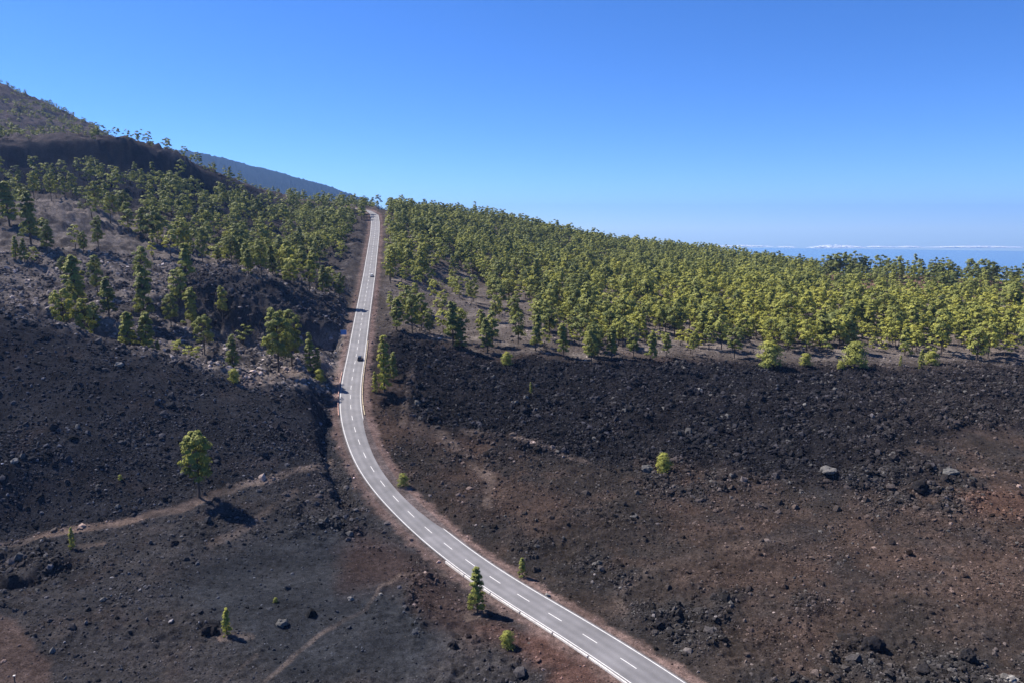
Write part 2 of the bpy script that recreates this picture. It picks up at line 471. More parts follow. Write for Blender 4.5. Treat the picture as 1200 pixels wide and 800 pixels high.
def asphalt_material():
    m, nt, out = mat('worn_asphalt')
    L = nt.links.new
    geo = N(nt, 'ShaderNodeNewGeometry')
    at = N(nt, 'ShaderNodeAttribute', attribute_name='lane')
    n1 = N(nt, 'ShaderNodeTexNoise', Scale=.25, Detail=6); L(geo.outputs['Position'], n1.inputs['Vector'])
    n2 = N(nt, 'ShaderNodeTexNoise', Scale=9, Detail=3); L(geo.outputs['Position'], n2.inputs['Vector'])
    def rng_(src, a, b, c, d):
        r = N(nt, 'ShaderNodeMapRange')
        for k, v in zip(('From Min', 'From Max', 'To Min', 'To Max'), (a, b, c, d)): r.inputs[k].default_value = v
        L(src, r.inputs['Value']); return r.outputs[0]
    def mul(a, b):
        n = N(nt, 'ShaderNodeMath', operation='MULTIPLY'); L(a, n.inputs[0]); L(b, n.inputs[1]); return n.outputs[0]
    n3 = N(nt, 'ShaderNodeTexVoronoi', Scale=.055); L(geo.outputs['Position'], n3.inputs['Vector']); c3 = N(nt, 'ShaderNodeSeparateColor'); L(n3.outputs['Color'], c3.inputs[0])
    f = mul(mul(mul(rng_(n1.outputs['Fac'], .3, .7, .82, 1.18), rng_(n2.outputs['Fac'], .3, .7, .88, 1.12)), at.outputs['Fac']), rng_(c3.outputs[0], .72, .76, 1, .90))
    s = N(nt, 'ShaderNodeVectorMath', operation='SCALE'); s.inputs[0].default_value = (.124, .117, .122); L(f, s.inputs['Scale'])
    b = N(nt, 'ShaderNodeBsdfPrincipled', Roughness=.85); L(s.outputs[0], b.inputs['Base Color']); L(b.outputs[0], out.inputs[0])
    return m


M = dict(ground=ground_material(), leaf=foliage_material(), rock=rock_material(), asphalt=asphalt_material(),
         bark=simple('pine_bark', (.07, .048, .036), .9, 0, .35, 6), paint=simple('road_paint', (.50, .48, .46), .7, 0, .18, 1.2),
         wall=simple('whitewashed_masonry', (.48, .44, .41), .85, 0, .25, 1.5),
         sea=None)

# ------------------------------------------------------------------ ground mesh: fan of rows, finer near the lookout
_r1 = np.exp(np.arange(math.log(52), math.log(360), .0030)); _r2 = np.exp(np.arange(math.log(361), math.log(1750), .0065)); _r3 = np.array([1900, 2150, 2500, 3000, 3600, 4300.])
_rr = np.r_[_r1, _r2, _r3]
_aa = np.radians(np.linspace(-54, 54, 1321))
RR, AA = np.meshgrid(_rr, _aa, indexing='ij')
GX = (RR * np.sin(AA)).ravel(); GY = (RR * np.cos(AA)).ravel()
GZ, ZN = height(GX, GY)
_out = sstep(1700, 4200, RR.ravel())
GZ = GZ * (1 - _out) + (-430) * _out


def soil_colour(x, y, Z):
    C = np.empty(x.shape + (3,), np.float32)
    def lay(m, c):
        m = np.clip(m, 0, 1)[..., None]
        C[:] = C * (1 - m) + np.array(c, np.float32) * m
    C[:] = (.040, .033, .030)
    b1 = sstep(-.25, .35, fbm(x, y, 38, 4, 101)); b2 = sstep(-.1, .4, fbm(x, y, 14, 4, 102)); b3 = sstep(.05, .45, fbm(x, y, 9, 3, 103))
    r = np.hypot(x, y)
    lay(b1, (.068, .047, .039)); lay(b2 * .7, (.034, .031, .031)); lay(b3 * .5, (.080, .056, .046))
    left = 1 - sstep(-8, 8, road_lat(x, y)[0])
    lay(left * (1 - sstep(230, 260, r)) * .8, (.048, .046, .049)); lay(left * b3 * .45, (.062, .049, .046)); lay(left * sstep(.0, .4, fbm(x, y, 5, 3, 106)) * .3, (.072, .062, .058))
    # far ground under the pines: grey ash, paler where bare
    far = sstep(285, 330, r)
    lay(far * (1 - Z['lava']), (.085, .070, .062)); lay(Z['forest'] * b2, (.15, .125, .11)); lay(Z['belt'] * .8, (.055, .048, .046)); lay(Z['belt'] * b3 * .7, (.14, .12, .108))
    lay(Z['valley'], (.135, .114, .102)); lay(Z['valley'] * b2 * .85, (.055, .048, .047)); lay(Z['valley'] * sstep(-.1, .3, fbm(x, y, 7, 4, 105)) * .8, (.034, .030, .030)); lay(Z['valley'] * b3 * .5, (.17, .14, .12))  # darkest patches: lava, with the shade of the valley folds painted in
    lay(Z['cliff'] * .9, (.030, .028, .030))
    lay(Z['flank'], (.085, .07, .066)); lay(Z['flank'] * b2 * .6, (.055, .046, .044)); lay(Z['flank'] * b3 * .5, (.12, .085, .075)); lay(Z['ridge'] * .95, (.028, .029, .038))  # ridge: shade on its steep face is painted in as near-black soil
    lay(Z['mound'], (.033, .032, .0355)); lay(Z['mound'] * b3 * .5, (.047, .038, .037)); lay(Z['mound'] * b2 * .35, (.024, .023, .026))
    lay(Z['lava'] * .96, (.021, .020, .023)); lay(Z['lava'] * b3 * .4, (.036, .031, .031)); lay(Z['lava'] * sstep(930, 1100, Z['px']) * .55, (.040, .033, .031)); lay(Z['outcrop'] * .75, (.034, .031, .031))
    lay(Z['ash'] * .8, (.036, .039, .045)); lay(Z['ash'] * b2 * .4, (.022, .023, .027)); lay(Z['brown'] * .7, (.060, .039, .034)); lay(Z['brown'] * b2 * .5, (.036, .027, .026))
    lay(Z['red'] * .85, (.105, .058, .047)); lay(Z['pink'] * .9, (.098, .070, .062))
    og = poly_mask(Z['px'] + 8 * perlin(x / 5, y / 5, 7), Z['py'], [(1120, 585), (1170, 572), (1215, 590), (1200, 612), (1140, 605)], 9)
    lay(og * .45, (.11, .056, .038))
    brk = .25 + .75 * sstep(-.35, .25, fbm(x, y, 11, 3, 104))
    lay(Z['track'] * .72 * brk, (.19, .145, .122))
    rd = (Z['px'] > 40) & (Z['px'] < 260) & (Z['py'] > 560)
    lay(Z['track'] * rd * .22 * brk, (.20, .12, .085))
    rg = poly_mask(Z['px'], Z['py'], [(955, 316), (1240, 322), (1240, 352), (1080, 347), (970, 338)], 7)
    lay(rg * .9, (.115, .066, .052)); lay(rg * b2 * .6, (.06, .04, .037))
    lat, _ = road_lat(x, y); a = np.abs(lat) + 1.1 * perlin(x / 3.2, y / 3.2, 111) + .5 * perlin(x / 1.0, y / 1.0, 112)
    sh = (1 - sstep(HALF + 1.5, HALF + 3.6, a)) * (y < 742)
    sh = sh * np.where(lat > 0, 1, .62)
    lay(sh * .9, (.22, .150, .130)); lay(sh * b3 * .5, (.105, .068, .058))
    lay((1 - sstep(HALF + .4, HALF + .9, np.abs(lat))) * (y < 742) * .8, (.14, .115, .11))
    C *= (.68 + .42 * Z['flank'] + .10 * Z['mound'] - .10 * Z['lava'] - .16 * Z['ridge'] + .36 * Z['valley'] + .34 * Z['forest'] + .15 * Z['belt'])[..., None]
    return C


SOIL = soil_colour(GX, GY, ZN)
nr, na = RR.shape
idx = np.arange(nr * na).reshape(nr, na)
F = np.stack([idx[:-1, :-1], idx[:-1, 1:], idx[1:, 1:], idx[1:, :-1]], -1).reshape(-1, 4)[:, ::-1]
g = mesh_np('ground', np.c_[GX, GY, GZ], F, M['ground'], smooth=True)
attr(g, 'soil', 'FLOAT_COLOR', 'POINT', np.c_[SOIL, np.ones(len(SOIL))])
g['kind'] = 'structure'

# ------------------------------------------------------------------ road, painted lines
def ribbon(y0, y1, step, lats, dz, name, m, smooth=True):
    ys = np.arange(y0, y1 + 1e-6, step)
    rx = np.interp(ys, _ys, RX); rz = np.interp(ys, _ys, RZ); rs = np.interp(ys, _ys, RS); rc = 1 / np.sqrt(1 + rs * rs)
    lats = np.array(lats)
    V = np.stack([rx[:, None] + lats[None] * rc[:, None], ys[:, None] - lats[None] * (rs * rc)[:, None], (rz + dz)[:, None] + 0 * lats[None]], -1)
    n, k = len(ys), len(lats); I = np.arange(n * k).reshape(n, k)
    F = np.stack([I[:-1, :-1], I[:-1, 1:], I[1:, 1:], I[1:, :-1]], -1).reshape(-1, 4)
    return V.reshape(-1, 3), F


def road_point(y, lat=0., dz=0.):
    rx, rz, rs = np.interp(y, _ys, RX), np.interp(y, _ys, RZ), np.interp(y, _ys, RS)
    rc = 1 / math.sqrt(1 + rs * rs)
    return float(rx + lat * rc), float(y - lat * rs * rc), float(rz + dz), math.atan2(rs, 1)


lats = np.linspace(-HALF, HALF, 25)
V, F = ribbon(42, 742, 1.5, lats, .03, '', None)
ro = mesh_np('road', V, F, M['asphalt'], smooth=True)
lane = 1 + .10 * np.cos((np.abs(lats) - 1.75) / 1.75 * PI * 2) - .0 * lats
lane = np.tile(lane, len(V) // len(lats)) * (1 + .05 * perlin(V[:, 1] / 11, V[:, 0] / 4, 5))
attr(ro, 'lane', 'FLOAT', 'POINT', lane); ro['kind'] = 'structure'
for s in (-1, 1):
    V, F = ribbon(42, 742, 1.5, [s * 3.25 - .075, s * 3.25 + .075], .036, '', None)
    o = mesh_np('edge_line', V, F, M['paint']); o['kind'] = 'structure'
dv, df, n = [], [], 0
yy = 43.0
_arc = np.r_[0, np.cumsum(np.hypot(np.diff(_ys), np.diff(RX)))]
for a in np.arange(4, _arc[-1] - 8, 9.0):
    y0 = float(np.interp(a, _arc, _ys)); y1 = float(np.interp(a + 3.6, _arc, _ys))
    V, F = ribbon(y0, y1, (y1 - y0) / 4, [-.075, .075], .036, '', None)
    dv.append(V); df.append(F + n); n += len(V)
o = mesh_np('centre_line', np.concatenate(dv), np.concatenate(df), M['paint']); o['kind'] = 'structure'


# ------------------------------------------------------------------ low roadside walls, a segment each
def wall(label, y0, y1, lat, h, th, m, seglen=9.0, gap=.35):
    x, y, z, _ = road_point((y0 + y1) / 2, lat)
    t = thing('parapet_wall', label, 'wall', (x, y, z - .3))
    a0, a1 = np.interp([y0, y1], _ys, _arc)
    a = a0
    while a < a1 - 1.5:
        b = min(a + seglen, a1)
        ya, yb = np.interp([a + gap / 2, b - gap / 2], _arc, _ys)
        V = []
        for k in range(5):
            yk = ya + (yb - ya) * k / 4
            for dl, zz in ((-th / 2, -.6), (-th / 2 * .95, h - .05), (-th / 2 * .72, h), (th / 2 * .72, h), (th / 2 * .95, h - .05), (th / 2, -.6)):
                p = road_point(yk, lat + dl, zz); V.append((p[0] - x, p[1] - y, p[2] - z + .3 + random.uniform(-.015, .015)))
        Fc = []
        for k in range(4):
            for j in range(5):
                i = k * 6 + j; Fc.append((i, i + 1, i + 7, i + 6))
        Fc += [(0, 5, 4, 3, 2, 1), (24, 25, 26, 27, 28, 29)]
        mesh_np('wall_segment', V, Fc, m, t)
        a = b
    return t


M['wall_ochre'] = simple('ochre_masonry', (.33, .26, .17), .9, 0, .3, 1.2)
M['wall_rust'] = simple('reddish_masonry', (.36, .20, .16), .9, 0, .3, 1.2)
wall('low whitewashed wall along the outer road edge beside the lone young pine', 56, 143, -(HALF + .42), .32, .24, M['wall'])
wall('low ochre wall on the inner kerb of the bend beside the slender yellow pines', 221, 300, HALF + .35, .38, .26, M['wall_ochre'])
wall('low reddish wall on the outer kerb of the bend above the black ash mound', 222, 262, -(HALF + .35), .38, .26, M['wall_rust'])

# ------------------------------------------------------------------ stones
def ico():
    p = (1 + 5 ** .5) / 2
    V = np.array([(-1, p, 0), (1, p, 0), (-1, -p, 0), (1, -p, 0), (0, -1, p), (0, 1, p), (0, -1, -p), (0, 1, -p), (p, 0, -1), (p, 0, 1), (-p, 0, -1), (-p, 0, 1)], float)
    V /= np.linalg.norm(V[0])
    F = np.array([(0, 11, 5), (0, 5, 1), (0, 1, 7), (0, 7, 10), (0, 10, 11), (1, 5, 9), (5, 11, 4), (11, 10, 2), (10, 7, 6), (7, 1, 8), (3, 9, 4), (3, 4, 2), (3, 2, 6), (3, 6, 8), (3, 8, 9), (4, 9, 5), (2, 4, 11), (6, 2, 10), (8, 6, 7), (9, 8, 1)])
    return V, F


IV, IF = ico()
ROCKS = [IV * rng.uniform(.62, 1.3, (12, 1)) * rng.uniform(.75, 1.2, (1, 3)) for _ in range(10)]


def scatter(n, r0, r1, amax):
    r = np.sqrt(rng.uniform(r0 * r0, r1 * r1, n)); a = rng.uniform(-amax, amax, n)
    return r * np.sin(a), r * np.cos(a)


def rocks(name, x, y, size, colour):
    z = height(x, y)[0] + size * .12
    n = len(x); V = np.empty((n, 12, 3), np.float32); var = rng.integers(0, 10, n); ang = rng.uniform(0, 2 * PI, n)
    c, s = np.cos(ang), np.sin(ang); sz = size[:, None] * rng.uniform(.8, 1.2, (n, 1)); flat = rng.uniform(.55, .95, (n, 1))
    R = np.stack(ROCKS)[var]
    V[..., 0] = (R[..., 0] * c[:, None] - R[..., 1] * s[:, None]) * sz + x[:, None]
    V[..., 1] = (R[..., 0] * s[:, None] + R[..., 1] * c[:, None]) * sz + y[:, None]
    V[..., 2] = R[..., 2] * sz * flat + z[:, None]
    F = (np.arange(n)[:, None, None] * 12 + IF[None]).reshape(-1, 3)
    o = mesh_np(name, V.reshape(-1, 3), F, M['rock'])
    attr(o, 'soil', 'FLOAT_COLOR', 'FACE', np.repeat(np.c_[colour, np.ones(n)], 20, 0))
    o['kind'] = 'stuff'
    return o


x, y = scatter(560000, 66, 410, math.radians(46)); x2, y2 = scatter(430000, 80, 205, math.radians(44)); fine = np.r_[np.zeros(len(x)), np.ones(len(x2))]; x = np.r_[x, x2]; y = np.r_[y, y2]
h, Z = height(x, y)
lat, _ = road_lat(x, y)
clump = sstep(-.25, .4, fbm(x, y, 12, 4, 301)); clump2 = sstep(.0, .5, fbm(x, y, 28, 3, 302))
dens = np.maximum(.13 + .55 * clump * (.3 + .7 * clump2), .62 * Z['outcrop'])
soft = np.maximum(np.maximum(Z['ash'] * .8, Z['pink']), Z['track'])
dens = dens * (1 - .85 * soft)
dens = np.maximum(dens, Z['lava'] * (.55 + .45 * clump)); dens = np.maximum(dens, Z['valley'] * .75 * clump); dens = np.where(Z['mound'] > .5, .16 + .42 * clump, dens)
dens = np.where((np.hypot(x, y) > 240) & (Z['lava'] < .3), dens * .5, dens)
dens[np.abs(lat) < HALF + 1.4] = 0; dens[(np.abs(lat) < HALF + 3.5)] *= .35
k = rng.random(len(x)) < dens
x, y = x[k], y[k]; fine = fine[k]; clump_ = clump[k]; Z = {q: v[k] for q, v in Z.items()}
size = .13 * np.exp(rng.normal(0, .5, len(x))) * (1 + .30 * Z['lava'] + .9 * Z['valley'] + .55 * Z['outcrop']) * (1 + .6 * sstep(110, 220, np.hypot(x, y)))
big = rng.random(len(x)) < .012; size[big] *= rng.uniform(2, 3.6, big.sum())
size = size * np.where(Z['lava'] > .5, .7 + .9 * clump_ ** 2, 1)
size = np.where(fine > 0, size * .55, size); size = np.minimum(size, 1.1)
colr = soil_colour(x, y, Z) * np.exp(rng.normal(.30, .55, (len(x), 1))) + rng.uniform(0, .008, (len(x), 1))
pale = rng.random(len(x)) < .045 + .08 * Z['outcrop'] * sstep(730, 770, Z['py']); colr[pale] = colr[pale] * .4 + rng.uniform(.03, .11, (pale.sum(), 1)) * np.array([1, .93, .86])
lv = Z['lava'] > .5
rocks('lava_rubble', x[lv], y[lv], size[lv], colr[lv])
rocks('cinder_stones', x[~lv], y[~lv], size[~lv], colr[~lv])


def boulder(px, py, wpx, tone, label, flat=.7, dmin=0):
    X, Y, Zh = hit(px, py, dmin)
    t = project(np.array(X), np.array(Y), np.array(Zh))[2]
    r = float(wpx * t / FPX / 2)
    import mathutils
    bm = __import__('bmesh').new()
    __import__('bmesh').ops.create_icosphere(bm, subdivisions=3, radius=1)
    off = random.uniform(0, 99)
    from mathutils import noise as mn
    for v in bm.verts:
        p = v.co.copy()
        d = 1 + .45 * mn.noise(p * 1.1 + Vector((off, 0, 0))) + .2 * mn.noise(p * 2.7 + Vector((0, off, 0))) + .10 * mn.cell(p * 3.1)
        v.co = Vector((p.x * d * r, p.y * d * r * .85, p.z * d * r * flat))
    me = bpy.data.meshes.new('boulder'); bm.to_mesh(me); bm.free()
    me.materials.append(M['rock'])
    o = link('boulder', me); o.location = (X, Y, Zh + r * flat * .25); o.rotation_euler = (0, 0, random.uniform(0, 6))
    attr(o, 'soil', 'FLOAT_COLOR', 'FACE', np.tile(tuple(tone) + (1,), (len(me.polygons), 1)))
    return tag(o, label, 'boulder')


from mathutils import Vector
PALE, GREY, DARK, RED = (.20, .185, .17), (.10, .095, .09), (.022, .020, .021), (.06, .04, .035)
for a in ((139, 428, 11, PALE, 'pale flat boulder just below the crest of the black ash mound', .5),
          (17, 541, 9, PALE, 'small pale boulder low on the black ash mound near its outer side', .7),
          (246, 742, 19, DARK, 'squat black boulder right beside the small bright yellow pine', .9),
          (331, 732, 14, GREY, 'grey boulder with a sunlit top at the lower end of the narrow footpath', .75),
          (411, 702, 7, PALE, 'cream boulder on the brown patch above the bluish ash hollow', .8),
          (446, 697, 5, PALE, 'little cream stone at the bend of the narrow footpath', .8),
          (205, 639, 11, DARK, 'black rounded boulder below the sandy track, uphill of the ash hollow', .9),
          (531, 757, 12, DARK, 'black boulder among rubble below the lone roadside pine', .8),
          (970, 553, 20, (.12, .112, .105), 'long pale slab lying where the black lava turns to brown cinder', .4),
          (1112, 554, 22, GREY, 'grey slab among reddish cinder beside the rusty soil patch', .4),
          (943, 475, 5, PALE, 'tiny white stone alone in the middle of the black lava', .8),
          (820, 458, 6, PALE, 'white stone near the upper edge of the black lava', .8),
          (1078, 574, 20, DARK, 'black craggy boulder in the dark rubble uphill of the rusty soil patch', .9),
          (1022, 760, 24, DARK, 'largest black boulder standing in the brown cinder slope by the rubble', 1.0),
          (1082, 787, 18, DARK, 'low black boulder in the grey rubble below the largest black one', .8),
          (1134, 773, 20, DARK, 'jagged black boulder with pale stones at its foot', .9),
          (1184, 797, 16, PALE, 'cream boulder at the very bottom of the rubble', .6),
          (642, 698, 6, PALE, 'pale stone on the inner road shoulder below the small round bush', .8),
          (776, 734, 16, DARK, 'black boulder at the lower end of the faint grey track', .9),
          (758, 552, 14, GREY, 'grey knobbly boulder beside the yellow bush on the lava edge', .8)):
    boulder(*a)

# ------------------------------------------------------------------ pines
def prism(p, q, r0, r1, k=6):
    p, q = np.array(p, float), np.array(q, float); d = q - p; d /= np.linalg.norm(d)
    a = np.cross(d, (0, 0, 1) if abs(d[2]) < .9 else (1, 0, 0)); a /= np.linalg.norm(a); b = np.cross(d, a)
    V = []
    for c, r in ((p, r0), (q, r1)):
        for i in range(k):
            t = 2 * PI * i / k; V.append(c + r * (math.cos(t) * a + math.sin(t) * b))
    return np.array(V), np.array([(i, (i + 1) % k, k + (i + 1) % k, k + i) for i in range(k)])


def join(parts):
    V, F, n = [], [], 0
    for v, f in parts: V.append(v); F.append(f + n); n += len(v)
    return np.concatenate(V), np.concatenate(F)


def pine_shape(seed, style, nb, nt, q):
    """unit-height pine -> trunk (V, F), crown (V, F, tint per face). nb clumps of nt tufts of size q"""
    R = np.random.default_rng(seed)
    lean = R.normal(0, .018, 2)
    def axis(z): return np.array([lean[0] * z + .010 * math.sin(4 * z + seed), lean[1] * z + .010 * math.cos(3 * z + seed), z])
    parts = []; zs = [-.06, .0, .25, .5, .75, .95]; rs = [.026, .020, .016, .012, .0075, .0025]
    if style == 'bush': zs = [-.1, .2, .5]; rs = [.03, .03, .01]
    for i in range(len(zs) - 1): parts.append(prism(axis(zs[i]), axis(zs[i + 1]), rs[i], rs[i + 1], 7))
    low = {'round': .24, 'tall': .17, 'ovoid': .27, 'broad': .34, 'young': .07, 'column': .05, 'bush': .05, 'sparse': .32}[style]
    C = []
    for k in range(nb):
        s = (k + R.random()) / nb; z = low + (1 - low) * s ** .92
        if style == 'round': rad = .235 * math.sin(PI * min(1, .20 + .74 * s)) ** .7
        elif style == 'tall': rad = .20 * (1 - s) ** .55 * (.75 + .25 * math.sin(9 * s + seed)) + .03
        elif style == 'ovoid': rad = .19 * math.sin(PI * min(1, .24 + .68 * s)) ** .8
        elif style == 'broad': rad = .30 * math.sin(PI * min(1, .2 + .74 * s)) ** .6
        elif style == 'young': rad = .165 * (1 - s) ** .7 + .02
        elif style == 'column': rad = .12 * (1 - s) ** .5 + .015
        elif style == 'sparse': rad = .26 * math.sin(PI * min(1, .2 + .7 * s)) ** .6
        else: rad = .30 * math.sqrt(max(0, 1 - s * s)) + .05
        az = k * 2.39996 + R.normal(0, .5); rr = rad * (.30 + .70 * R.random() ** .6) * (1.15 if R.random() < .2 else 1)
        c = axis(z) + np.array([rr * math.cos(az), rr * math.sin(az), .02 * R.normal()])
        cs = {'round': .095, 'tall': .078, 'ovoid': .085, 'broad': .095, 'young': .078, 'column': .062, 'bush': .23, 'sparse': .075}[style] * R.uniform(.65, 1.25)
        cs = cs * (1 if s < .85 else .7) * (.95 if nb > 50 else 1.2 if nb > 20 else 1.3)
        C.append((c, cs))
        if style not in ('bush', 'column') and rr > .06 and nb >= 20:
            p = axis(max(low * .8, z - .06 - .25 * rr)); parts.append(prism(p, c, .0042, .0018, 4))
    if style == 'round' or style == 'broad' or style == 'sparse':
        keep = [c for c in C if R.random() > .10]
        C = keep
    n = len(C) * nt
    cen = np.repeat(np.array([c for c, _ in C]), nt, 0); cs = np.repeat(np.array([s for _, s in C]), nt)
    d = R.normal(size=(n, 3)); d /= np.linalg.norm(d, axis=1)[:, None]
    d[:, 2] = np.where(d[:, 2] < -.35, -d[:, 2], d[:, 2])
    pos = cen + d * (cs * R.random(n) ** .45)[:, None] * np.array([1, 1, .72])
    ax_ = np.stack([lean[0] * pos[:, 2], lean[1] * pos[:, 2], np.full(n, low + .5 * (1 - low))], 1); oc = pos - ax_; oc[:, 2] *= .55; oc /= np.linalg.norm(oc, axis=1)[:, None] + 1e-9
    nrm = d * .7 + oc * .75 + R.normal(size=(n, 3)) * .28 + np.array([0, 0, .25]); nrm /= np.linalg.norm(nrm, axis=1)[:, None]
    u = np.cross(nrm, R.normal(size=(n, 3))); u /= np.linalg.norm(u, axis=1)[:, None]; v = np.cross(nrm, u)
    s1 = (q * R.uniform(.7, 1.35, n))[:, None]; s2 = s1 * R.uniform(.5, .95, n)[:, None]
    V = np.stack([pos - u * s1 * .5, pos + v * s2 * .5, pos + u * s1 * .6, pos - v * s2 * .5], 1).reshape(-1, 3)
    F = np.arange(n * 4).reshape(n, 4)
    ct = np.repeat(R.normal(0, .10, len(C)), nt)
    tint = .34 + ct + R.normal(0, .07, n) 
    return join(parts), (V, F, tint.astype(np.float32))


STYLES = {'ovoid': 1, 'round': 4, 'tall': 4, 'broad': 3, 'young': 3, 'column': 2, 'bush': 3, 'sparse': 2}
LOD = {'hero': (52, 120, .031), 'mid': (26, 56, .052), 'far': (14, 36, .066), 'tiny': (9, 15, .115)}
_cache = {}
def pine_mesh(style, i, lod):
    key = (style, i, lod)
    if key not in _cache:
        nb, nt, q = LOD[lod]
        if style == 'bush': nb, nt, q = nb // 3 + 3, nt, q * 2.2
        if style == 'column': q *= .8
        _cache[key] = pine_shape(100 + 10 * i + hash_style(style), style, nb, nt, q)
    return _cache[key]


def hash_style(s): return sum(ord(c) for c in s) % 97


_me = {}
def pine_data(style, i, lod, tone):
    key = (style, i, lod, tone)
    if key not in _me:
        (tv, tf), (cv, cf, tint) = pine_mesh(style, i, lod)
        t = mesh_np('trunk', tv, tf, M['bark'], smooth=True); c = mesh_np('crown', cv, cf, M['leaf'])
        attr(c, 'tint', 'FLOAT', 'FACE', tint + tone)
        _me[key] = (t.data, c.data)
        bpy.data.objects.remove(t); bpy.data.objects.remove(c)
    return _me[key]


def pine(X, Y, Zh, h, style, lod, tone, label, cat='pine tree', name='pine_tree', group=None, i=None):
    i = random.randrange(STYLES[style]) if i is None else i
    td, cd = pine_data(style, i, lod, tone)
    o = thing(name, label, cat, (X, Y, Zh), random.uniform(0, 6.28), group)
    wide = random.uniform(.90, 1.15) * (.98 if lod == 'mid' else .82 if style == 'ovoid' else .78 if style in ('round', 'broad') and lod == 'hero' else 1.0); o.scale = (h * wide, h * wide, h)
    link('trunk', td, o); link('crown' if style != 'bush' else 'foliage', cd, o)
    return o


PLACED = []
def pine_px(px, by, ty, style, tone, label, dmin=0, lod='hero', group=None, hmax=24, cat='pine tree', name='pine_tree', grow=1.0):
    X, Y, Zh = hit(px, by, dmin)
    t = float(project(np.array(X), np.array(Y), np.array(Zh))[2])
    h = min((by - ty) * t / FPX * 1.03 * grow, hmax)
    PLACED.append((X, Y, h))
    return pine(X, Y, Zh - .1, h, style, lod, tone, label, cat, name, group)


G = 0.0
YG = .22      # yellower
VALLEY_G, EDGE_G = 'pines scattered in the valley behind the ash mound', 'pines along the edge of the forest above the black lava'
# lone trees and shrubs
pine_px(233, 583, 505, 'ovoid', .14, 'lone tall green pine standing beside the sandy track on the ash slope')
pine_px(560, 717, 662, 'young', .26, 'lone conical young pine on the slope just outside the white roadside wall')
pine_px(266, 744, 711, 'column', .36, 'small bright yellow-green pine beside a squat black boulder')
pine_px(85, 643, 618, 'column', .34, 'tiny yellow-green sapling on the rubble below the sandy track', cat='sapling', name='pine_sapling')
SH = dict(cat='shrub', name='shrub')
pine_px(595, 757, 739, 'bush', .34, 'small yellow-green shrub downhill of the lone conical pine', **SH)
pine_px(612, 676, 652, 'young', .10, 'dark little pine sapling on the inner road shoulder opposite the lone conical pine', cat='sapling', name='pine_sapling')
pine_px(473, 570, 555, 'bush', .12, 'dark green shrub touching the inner shoulder on the curve', **SH)
pine_px(778, 553, 532, 'bush', .38, 'bright yellow shrub where the black lava meets brown cinder', **SH)
pine_px(622, 461, 448, 'column', .24, 'thin green sapling alone in the upper black lava', cat='sapling', name='pine_sapling')
pine_px(323, 705, 699, 'bush', .34, 'tiny low yellow tuft in the bluish ash hollow', **SH)
pine_px(275, 455, 440, 'bush', .42, 'golden flowering shrub at the end of the ash mound crest', dmin=212, **SH)
pine_px(375, 448, 433, 'bush', .30, 'low yellowish shrub on the bank left of the bend', dmin=215, **SH)
pine_px(141, 562, 556, 'bush', .26, 'tiny green tuft on the lower ash mound', **SH)
